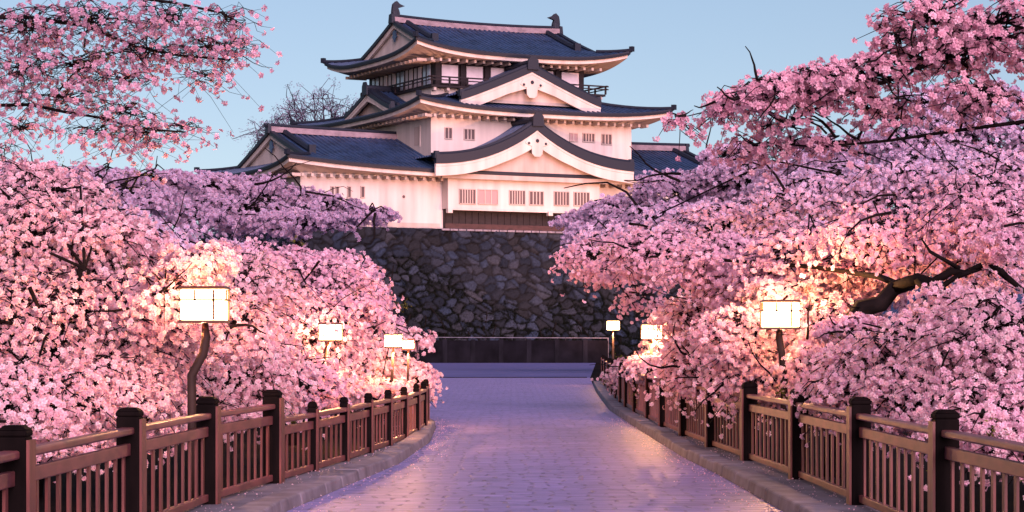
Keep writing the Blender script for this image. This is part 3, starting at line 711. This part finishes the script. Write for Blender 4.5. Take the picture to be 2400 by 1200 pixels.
def tree(label, trunk, lobes, pal, seed, size, tpl=None, trunk_r=.12, spray=None, per=22, group=None, leaves=0, name='cherry_tree', twig_r=.006, cat='cherry tree', limbs=(), bark='bark', density=3.7, twf=.16, flat=.27, limb_k=.16, nbough=2.2):
    """trunk: polyline of world points from the ground; lobes: (px, py, D, rx_px, ry_px, rdepth_m, count) in the photograph's own measure"""
    rg_ = np.random.default_rng(seed); tpl = tpl or T_NEAR
    b0 = np.array(trunk[0], float); root = empty(name, tuple(b0)); tag(root, label, cat, group)
    wood = MB(); tp = np.array(trunk, float) - b0
    wood.tube(tp, np.linspace(trunk_r, trunk_r * .62, len(tp)), 8); topp = tp[-1]
    for pts, r_ in limbs:
        pts = np.array(pts, float) - b0; wood.tube(pts, np.linspace(r_, r_ * .35, len(pts)), 7)
    starts = [tp[len(tp) // 2:]] + [np.array(q_, float)[1:] - b0 for q_, _ in limbs]; starts = np.vstack(starts)
    pos = []; outs = []; TA, TB = [], []; T2A, T2B = [], []
    for (px, py, D, rx, ry, rd, cnt) in lobes:
        c = P(px, py, D) - b0; rad = np.array([rx * D / F, rd, ry * D / F])
        j = np.argmin(np.linalg.norm(starts - c, axis=1)); s0 = starts[j]; mid = (s0 + c) / 2 + np.array([0, 0, .12 * np.linalg.norm(c - s0)]) + rg_.normal(size=3) * .08
        wood.tube([s0, mid, c], [trunk_r * limb_k, trunk_r * limb_k * .7, trunk_r * limb_k * .4], 6)
        ns = max(4, int(cnt * density / per)); d = rg_.normal(size=(ns, 3)); d /= np.linalg.norm(d, axis=1, keepdims=True)
        rr = rg_.uniform(.35, 1, (ns, 1)) ** .55; S = c + d * rr * rad
        TA.append(np.repeat(c[None], ns, 0) + rg_.normal(size=(ns, 3)) * rad * .12); TB.append(S)
        sr = (spray or .42 * min(rad[0], rad[2]))
        k = rg_.poisson(per, ns); sid = np.repeat(np.arange(ns), k)
        off = rg_.normal(size=(len(sid), 3)) * np.array([sr, sr, sr * flat])
        # droop: sprays hang at their outer ends
        off[:, 2] -= .25 * (off[:, 0] ** 2 + off[:, 1] ** 2) / max(sr, .01)
        q = S[sid] + off; pos.append(q); on = (q - c) / rad; on /= np.linalg.norm(on, axis=1, keepdims=True) + 1e-6; outs.append(on + np.array([0, 0, .35])); sel = rg_.random(len(q)) < twf; T2A.append(S[sid][sel]); T2B.append(q[sel])
    pos = np.vstack(pos); keep = pos[:, 2] + b0[2] > .25; pos = pos[keep]; outs = np.vstack(outs)[keep]
    boughs = MB()
    for _ in range(int(nbough * len(lobes))):   # crooked dark boughs running through the crown
        px, py, D, rx, ry, rd, cnt = lobes[rg_.integers(len(lobes))]; c = P(px, py, D) - b0; rad = np.array([rx * D / F, rd, ry * D / F])
        d0 = rg_.normal(size=3) * np.array([1, .5, .45]); d0 /= np.linalg.norm(d0); p0 = c + rg_.normal(size=3) * rad * .3; p0[1] -= rad[1] * .75; bp = [p0]
        for k in range(5): d0 = d0 + rg_.normal(size=3) * np.array([.25, .12, .3]); d0 /= np.linalg.norm(d0); bp.append(bp[-1] + d0 * rad[0] * .26)
        boughs.tube(bp, np.linspace(1, .3, 6) * twig_r * rg_.uniform(1.8, 4.2), 5, False)
    wood.build('trunk', M[bark], root, smooth=True)
    V1_, F1_ = twigs(np.vstack(TA), np.vstack(TB), twig_r * 2.8, twig_r * 1.5, rg_); V2_, F2_ = twigs(np.vstack(T2A), np.vstack(T2B), twig_r * 1.4, twig_r * .7, rg_)
    n1, n2 = len(V1_), len(V1_) + len(V2_); np_mesh('branches', np.vstack([V1_, V2_, np.array(boughs.v)]), np.vstack([F1_, F2_ + n1, np.array(boughs.f) + n2]), M[bark], root)
    scatter('crown', pos, size, tpl, pal, M['petal'], root, rg_, outs)
    if leaves:
        li = rg_.integers(0, len(pos), leaves * 2); q = pos[li] + outs[li] * size * 1.6; q2 = np.repeat(q, 7, 0) + rg_.normal(size=(leaves * 14, 3)) * size * 1.6
        scatter('leaves', q2, size * 1.35, T_LEAF, GREEN, M['leaf'], root, rg_, centre=(.05, .06, .02))
    return root

G1, G2 = 'cherry trees on the left bank', 'cherry trees on the right bank'
gp = lambda x, y: (x, y, -.08)
# ---------- left bank
tree('pale pink cherry tree filling the left edge behind the nearest left fence', [gp(-5.2, 24), (-5.1, 24, .8), (-4.9, 24.2, 1.8), (-4.7, 24.4, 2.4)],
     [(60, 560, 26, 190, 130, 1.2, 750), (240, 590, 26, 140, 110, 1.2, 620), (60, 780, 24, 190, 150, 1.2, 850), (280, 760, 25, 140, 140, 1.1, 700), (60, 950, 22, 190, 120, 1.0, 600), (270, 930, 23.5, 130, 110, .7, 480), (100, 450, 28, 170, 70, 1.2, 380), (-160, 560, 26, 140, 130, 1.2, 560), (-170, 780, 25, 140, 140, 1.1, 560), (-150, 950, 22.5, 130, 110, .9, 420)],
     PINK, 1, .041, leaves=14, group=G1)
tree('rosy cherry tree behind the big crooked pole lantern on the left', [gp(-4.0, 29), (-4.0, 29, .7), (-3.8, 29.2, 1.5), (-3.6, 29.3, 2.0)],
     [(410, 660, 31, 120, 90, 1.0, 560), (560, 700, 31, 130, 130, 1.0, 640), (430, 800, 28, 120, 120, .9, 560), (560, 870, 28, 130, 100, .8, 560), (420, 930, 26.5, 110, 80, .6, 360), (385, 700, 23.6, 80, 80, .5, 220), (560, 760, 24.2, 70, 70, .5, 200), (480, 610, 24, 100, 45, .5, 180)],
     PINK, 2, .041, leaves=8, group=G1)
tree('rosy cherry tree sloping down toward the low left fence', [gp(-3.6, 36), (-3.5, 36, .8), (-3.3, 36.2, 1.6), (-3.2, 36.3, 2.2)],
     [(620, 630, 38, 140, 60, 1.2, 560), (760, 670, 38, 120, 80, 1.2, 560), (700, 770, 36, 130, 100, 1.1, 640), (820, 740, 37, 90, 60, 1.0, 320), (700, 890, 33, 110, 70, .8, 420)],
     MID, 3, .044, leaves=6, group=G1)
tree('blossom tree spilling over the bend of the low left fence', [gp(-2.9, 47), (-2.85, 47, .6), (-2.7, 47.2, 1.2), (-2.6, 47.2, 1.6)],
     [(850, 850, 44, 100, 50, 1.0, 520), (950, 880, 44, 60, 40, .8, 420), (890, 915, 40, 80, 30, .6, 320), (985, 890, 46, 30, 50, .5, 160), (975, 790, 49, 35, 25, .5, 110), (860, 780, 50, 110, 40, 1, 300)],
     PINK, 4, .048, leaves=8, group=G1)
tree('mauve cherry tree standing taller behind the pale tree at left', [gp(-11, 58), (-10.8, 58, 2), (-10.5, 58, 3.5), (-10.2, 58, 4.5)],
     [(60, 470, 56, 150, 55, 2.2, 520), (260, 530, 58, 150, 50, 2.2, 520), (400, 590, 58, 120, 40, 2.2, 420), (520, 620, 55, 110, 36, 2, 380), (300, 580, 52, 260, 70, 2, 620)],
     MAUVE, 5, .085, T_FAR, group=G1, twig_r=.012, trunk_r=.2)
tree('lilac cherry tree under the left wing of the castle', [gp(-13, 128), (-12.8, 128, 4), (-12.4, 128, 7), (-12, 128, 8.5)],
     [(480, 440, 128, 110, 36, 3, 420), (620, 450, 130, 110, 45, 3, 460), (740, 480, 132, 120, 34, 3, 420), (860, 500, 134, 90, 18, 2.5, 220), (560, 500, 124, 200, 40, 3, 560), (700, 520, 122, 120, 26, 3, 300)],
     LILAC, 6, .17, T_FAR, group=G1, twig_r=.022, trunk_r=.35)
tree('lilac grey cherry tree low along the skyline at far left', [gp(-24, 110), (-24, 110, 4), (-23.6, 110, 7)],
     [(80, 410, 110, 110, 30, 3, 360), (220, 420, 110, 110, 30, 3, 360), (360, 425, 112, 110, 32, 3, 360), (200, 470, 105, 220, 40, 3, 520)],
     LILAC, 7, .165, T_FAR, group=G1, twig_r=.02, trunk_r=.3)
tree('pink cherry tree between the lilac tree and the dark stone wall', [gp(-7.5, 66), (-7.4, 66, 1.6), (-7.2, 66, 3.0), (-7, 66, 3.6)],
     [(540, 610, 66, 120, 42, 2, 480), (680, 615, 64, 120, 40, 2, 460), (790, 630, 62, 80, 45, 1.6, 320), (840, 700, 60, 60, 45, 1.2, 240), (640, 690, 60, 200, 70, 1.6, 640), (790, 790, 56, 130, 60, 1.2, 460), (900, 770, 60, 50, 30, .8, 120)],
     MID, 8, .08, T_FAR, group=G1, twig_r=.011, trunk_r=.2)
# ---------- right bank
tree('bright pink cherry tree in the lower right corner behind the nearest right fence', [gp(5.4, 22.5), (5.3, 22.5, .8), (5.1, 22.6, 1.5)],
     [(2330, 800, 22, 150, 130, 1.0, 680), (2160, 830, 23, 140, 110, .9, 600), (2330, 980, 20, 130, 100, .7, 480), (2150, 930, 22, 120, 90, .7, 460), (2010, 890, 23.5, 90, 90, .6, 380), (2260, 730, 24, 140, 70, .9, 380), (2520, 860, 22, 130, 130, .9, 520), (2680, 900, 22, 130, 120, .9, 450)],
     MID[:2] + PINK[:2], 21, .039, leaves=10, group=G2)
tree('peach lit cherry tree round the square lantern on the right bank', [gp(4.1, 31.5), (4.1, 31.5, .7), (4.0, 31.6, 1.5)],
     [(1750, 780, 29.4, 110, 75, .7, 560), (1930, 770, 29.2, 100, 85, .7, 560), (1830, 690, 29.8, 80, 40, .6, 260), (1800, 880, 29.5, 130, 70, .6, 520), (1660, 850, 34, 110, 70, .7, 480), (1940, 860, 28, 90, 80, .6, 380), (1660, 750, 34, 110, 60, .9, 440)],
     PINK, 22, .042, leaves=14, group=G2)
tree('blossom tree at the far end of the right fence beside the dark wall', [gp(3.9, 50), (3.9, 50, .7), (3.8, 50, 1.3)],
     [(1590, 800, 47, 60, 60, .9, 360), (1560, 860, 46, 80, 40, .6, 340), (1480, 870, 56, 60, 30, .6, 200), (1620, 730, 48, 80, 40, 1, 300), (1640, 880, 42, 70, 40, .5, 260)],
     PINK, 23, .054, leaves=14, group=G2)
tree('wide spreading cherry tree with a thick dark forked trunk on the right', [gp(4.0, 27.5), (4.02, 27.5, .9), P(1985, 770, 27), P(2020, 722, 27), P(2065, 712, 27), P(2095, 676, 27), P(2140, 660, 27)],
     [(2280, 520, 28, 140, 110, 1.4, 680), (2080, 560, 29, 140, 90, 1.4, 640), (1880, 600, 31, 150, 80, 1.3, 640), (1700, 610, 33, 140, 70, 1.2, 560), (1530, 590, 36, 120, 60, 1.0, 420), (1400, 600, 38, 90, 45, .8, 230), (1400, 650, 38, 70, 25, .5, 70), (1500, 690, 38, 60, 40, .5, 60), (1980, 660, 31, 160, 70, 1.1, 520), (1780, 680, 33, 150, 60, 1.0, 480), (2330, 640, 31, 90, 40, .8, 120), (1990, 770, 26.2, 70, 36, .4, 170), (2340, 570, 25.4, 60, 30, .4, 110)],
     MID, 24, .041, group=G2, trunk_r=.14, limb_k=.08, limbs=[
        ([P(2095, 676, 27), P(2150, 652, 26.6), P(2185, 662, 26.5), P(2230, 636, 26.4), P(2262, 640, 26.4), P(2320, 612, 26.2), P(2360, 580, 26)], .075),
        ([P(2150, 655, 26.6), P(2180, 690, 26.3), P(2240, 650, 26.3), P(2300, 630, 26.3)], .055),
        ([P(2110, 668, 27), P(2060, 648, 27.2), P(2010, 641, 28), P(1900, 625, 29.6), P(1760, 615, 31), P(1580, 600, 34), P(1440, 605, 37)], .045),
        ([P(2320, 612, 26.2), P(2360, 650, 25.9), P(2410, 690, 25.6)], .06),
        ([P(2250, 630, 26.4), P(2180, 590, 26.4), P(2160, 560, 26.6)], .03)], leaves=4)
tree('pink cherry tree filling the right side above the dark forked trunk', [gp(9.5, 44), (9.4, 44, 2), (9.2, 44, 3.6), (9, 44, 4.4)],
     [(2300, 430, 44, 140, 80, 1.8, 620), (2100, 450, 45, 150, 80, 1.8, 640), (1900, 480, 47, 150, 70, 1.8, 600), (1730, 530, 49, 150, 60, 1.6, 520), (1560, 550, 50, 120, 50, 1.4, 380), (2300, 560, 42, 160, 60, 1.5, 480), (2000, 560, 44, 200, 60, 1.5, 560), (1420, 560, 52, 80, 40, 1.2, 180), (2520, 460, 44, 140, 90, 1.8, 520), (2700, 520, 44, 130, 90, 1.8, 480), (2520, 600, 42, 140, 60, 1.5, 380)],
     MAUVE[:2] + MID[:2], 25, .062, T_FAR, group=G2, twig_r=.009, trunk_r=.2)
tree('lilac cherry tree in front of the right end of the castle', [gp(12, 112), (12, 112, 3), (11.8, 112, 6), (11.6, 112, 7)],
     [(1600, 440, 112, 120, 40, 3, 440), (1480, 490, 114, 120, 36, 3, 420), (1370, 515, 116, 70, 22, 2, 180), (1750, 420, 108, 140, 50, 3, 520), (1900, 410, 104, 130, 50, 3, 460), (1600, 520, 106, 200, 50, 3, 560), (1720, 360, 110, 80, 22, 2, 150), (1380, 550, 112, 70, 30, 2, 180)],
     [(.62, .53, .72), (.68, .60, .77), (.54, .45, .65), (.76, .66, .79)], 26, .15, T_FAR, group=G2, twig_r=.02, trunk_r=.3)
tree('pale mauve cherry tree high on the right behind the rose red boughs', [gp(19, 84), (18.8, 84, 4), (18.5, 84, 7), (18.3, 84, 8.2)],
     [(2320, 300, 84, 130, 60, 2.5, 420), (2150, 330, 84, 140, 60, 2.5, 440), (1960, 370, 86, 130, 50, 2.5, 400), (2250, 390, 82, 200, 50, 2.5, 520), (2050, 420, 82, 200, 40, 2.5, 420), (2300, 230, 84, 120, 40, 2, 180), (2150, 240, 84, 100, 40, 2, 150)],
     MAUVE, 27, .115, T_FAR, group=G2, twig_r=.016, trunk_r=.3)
# ---------- overhanging boughs at both top corners
tree('rose red cherry boughs reaching in from the top right corner', [gp(6.3, 18.5), (6.2, 18.5, 1.6), (6.0, 18.4, 2.9), (5.6, 18.2, 3.6)],
     [(2330, 60, 18, 130, 70, .8, 330), (2170, 50, 18, 110, 60, .7, 250), (2230, 130, 18, 120, 40, .7, 260), (2040, 170, 18, 90, 45, .6, 240), (1930, 190, 18, 90, 45, .6, 260), (1800, 210, 18, 90, 45, .5, 250), (1710, 240, 18, 50, 25, .4, 100), (1600, 275, 18, 22, 14, .2, 16), (2100, 90, 18, 50, 30, .5, 90), (2300, 220, 18, 110, 50, .7, 170), (1850, 290, 18.4, 80, 22, .4, 70), (2050, 260, 18.4, 100, 40, .5, 110), (1780, 345, 18.6, 90, 16, .4, 80), (1930, 330, 18.6, 90, 20, .4, 80), (2530, 90, 18, 130, 80, .8, 380), (2680, 180, 18, 130, 90, .8, 380), (2520, 260, 18.2, 110, 50, .7, 200)],
     ROSE, 28, .036, group=G2, trunk_r=.16, twig_r=.004, spray=.10, per=9, density=1.25, twf=.6, limb_k=.07, limbs=[
        ([(5.6, 18.2, 3.6), P(2560, 20, 18.1), P(2400, 60, 18), P(2270, 110, 18), P(2180, 148, 18), P(2080, 190, 18), P(1960, 230, 18), P(1840, 290, 18)], .032),
        ([(5.6, 18.2, 3.6), P(2560, 40, 18.1), P(2400, 85, 18), P(2300, 100, 17.9), P(2230, 118, 17.9)], .03),
        ([(5.75, 18.3, 3.3), P(2600, 240, 18.3), P(2400, 285, 18.2), P(2250, 305, 18.2), P(2080, 330, 18.3), P(1920, 345, 18.4), P(1860, 340, 18.4)], .022),
        ([P(2080, 330, 18.3), P(2110, 290, 18.2), P(2115, 250, 18.2), P(2140, 215, 18.1)], .012)])
tree('mauve cherry boughs reaching in from the top left corner against the sky', [gp(-6.6, 20.5), (-6.5, 20.5, 1.8), (-6.2, 20.4, 3.2), (-5.8, 20.3, 4.0)],
     [(60, 60, 20, 120, 60, .7, 240), (230, 50, 20, 120, 50, .7, 230), (400, 40, 20, 110, 45, .6, 190), (530, 40, 20, 70, 30, .5, 80), (500, 110, 20, 100, 30, .5, 130), (350, 120, 20, 110, 35, .6, 170), (180, 150, 20, 110, 40, .6, 170), (50, 170, 20, 80, 60, .6, 150), (480, 180, 20, 70, 22, .4, 55), (300, 190, 20, 90, 25, .5, 80), (150, 230, 20, 110, 35, .5, 130), (280, 260, 20, 100, 25, .5, 100), (350, 310, 20, 90, 25, .5, 110), (220, 310, 20, 80, 25, .4, 60), (430, 300, 20, 50, 14, .3, 36), (560, 100, 20, 50, 12, .3, 26), (60, 300, 20, 80, 25, .5, 50), (20, 350, 20, 40, 22, .4, 30), (-110, 100, 20, 110, 80, .7, 260), (-230, 160, 20, 110, 90, .7, 260), (-100, 260, 20, 80, 40, .5, 110)],
     [(.62, .40, .54), (.70, .52, .64), (.52, .28, .40), (.66, .46, .60)], 29, .033, group=G1, trunk_r=.17, twig_r=.0022, spray=.16, per=4, density=.85, twf=.8, nbough=.5, limb_k=.03, leaves=7, limbs=[
        ([(-5.8, 20.3, 4.0), P(-150, 40, 20.1), P(60, 40, 20), P(200, 60, 20), P(320, 110, 20), P(420, 130, 20), P(540, 140, 20)], .026),
        ([(-5.8, 20.3, 4.0), P(-150, -40, 20.1), P(200, -20, 20), P(400, 5, 20), P(520, 30, 20), P(570, 60, 20)], .022),
        ([(-5.9, 20.3, 3.7), P(-150, 250, 20.1), P(70, 245, 20), P(150, 262, 20), P(230, 275, 20), P(320, 300, 20), P(440, 310, 20)], .02),
        ([P(140, 210, 20), P(170, 175, 20), P(215, 145, 20)], .01), ([P(300, 105, 20), P(340, 150, 20), P(350, 165, 20)], .007)])

# ---------- thin tree behind the castle
def thin_tree():
    rg_ = np.random.default_rng(51); D = 236; b = P(740, 560, D); root = empty('bare_tree', tuple(b)); tag(root, 'thin blue grey tree with sparse leaves behind the castle roof', 'tree')
    wd = MB(); c0 = P(745, 400, D) - b; wd.tube([np.zeros(3), c0 * .5, c0], [.4, .35, .3], 7); A, B, tips = [], [], []
    for i in range(46):
        px = rg_.uniform(600, 850); ymin = 215 + 90 * ((px - 745) / 140) ** 2; py = rg_.uniform(min(ymin, 318), 330); q = P(px, py, D + rg_.uniform(-4, 4)) - b
        mid = c0 + (q - c0) * rg_.uniform(.4, .6) + rg_.normal(size=3) * .5; wd.tube([c0 + rg_.normal(size=3) * .2, mid, q], [.14, .09, .04], 5)
        for k_ in range(7): e = q + rg_.normal(size=3) * np.array([1, 1, .8]); A.append(mid * .3 + q * .7 if k_ % 2 else q); B.append(e); tips.append(e)
    wd.build('trunk', M['twig'], root); V, Fq = twigs(A, B, .05, .03, rg_, .2); np_mesh('branches', V, Fq, M['twig'], root)
    scatter('crown', np.repeat(np.array(tips), 2, 0) + rg_.normal(size=(len(tips) * 2, 3)) * .25, .32, T_LEAF, [(.30, .34, .46), (.44, .46, .56), (.14, .15, .26)], M['leaf'], root, rg_, centre=(.1, .1, .16))
thin_tree()

# ---------- dark vines, spread wider to put shade on the foot of the stone wall
def shade_creeper():
    rg_ = np.random.default_rng(63); root = empty('shade_creeper', (OX, OY, 0), TH); tag(root, 'dark vine leaves spread as painted shade over the lower stones of the castle wall', 'climbing plant')
    n = 75000; u = rg_.uniform(-14, 26, n); s_ = rg_.uniform(0, 1, n) ** 1.4 * 9
    nz = np.sin(u * .55 + 1.3) * 1.1 + np.sin(u * 1.37 + .4) * .7 + np.sin(u * 2.9 + s_) * .4 + .5 * np.sin(s_ * 2.2 + u)
    lim = 4.6 + nz + 5.0 * np.exp(-((u + 4.0) / 3.4) ** 2) + 1.6 * np.exp(-((u - 17) / 4) ** 2) + 2.5 * np.exp(-((u + 10) / 4) ** 2)
    k = s_ < lim + rg_.normal(size=n) * 1.0; u, s_ = u[k], s_[k]
    q = np.stack([u, -2.0 - bat(s_) - .12 - rg_.random(len(u)) ** 2 * .22, s_], -1)
    st = MB(); st.tube([(a, -2.0 - bat(.4) - .28, .4) for a in np.linspace(-13.5, 24.5, 30)], .06, 5)
    for i in range(30):
        a = rg_.uniform(-13, 24); h_ = rg_.uniform(2, 5); st.tube([(a + .5 * math.sin(z * 1.3 + a), -2.0 - bat(z) - .28, z) for z in np.linspace(0, h_, 8)], .05, 5)
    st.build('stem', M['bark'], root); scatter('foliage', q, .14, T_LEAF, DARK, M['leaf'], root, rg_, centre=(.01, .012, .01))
shade_creeper()

# ---------- fallen petals gathered along the kerbs
def petals():
    rg_ = np.random.default_rng(90); pts = []
    for d in rg_.uniform(12, 46, 2600):
        side = rg_.random() < .5; e = el(d) if side else er(d); x = abs(rg_.normal()) * .22
        onk = rg_.random() < .4
        pts.append((e + (x if side else -x), d, .008) if not onk else (e + (-1 if side else 1) * rg_.uniform(.32, .75), d, .094))
    o = scatter('fallen_petals', np.array(pts), .011, [flower_tpl(1, rngT) for _ in range(4)], PINK, M['petal'], None, rg_, np.tile([0, 0, 1.], (len(pts), 1)))
    tag(o, 'pale fallen petals scattered along both kerbs of the path', 'petals', kind='stuff')
petals()
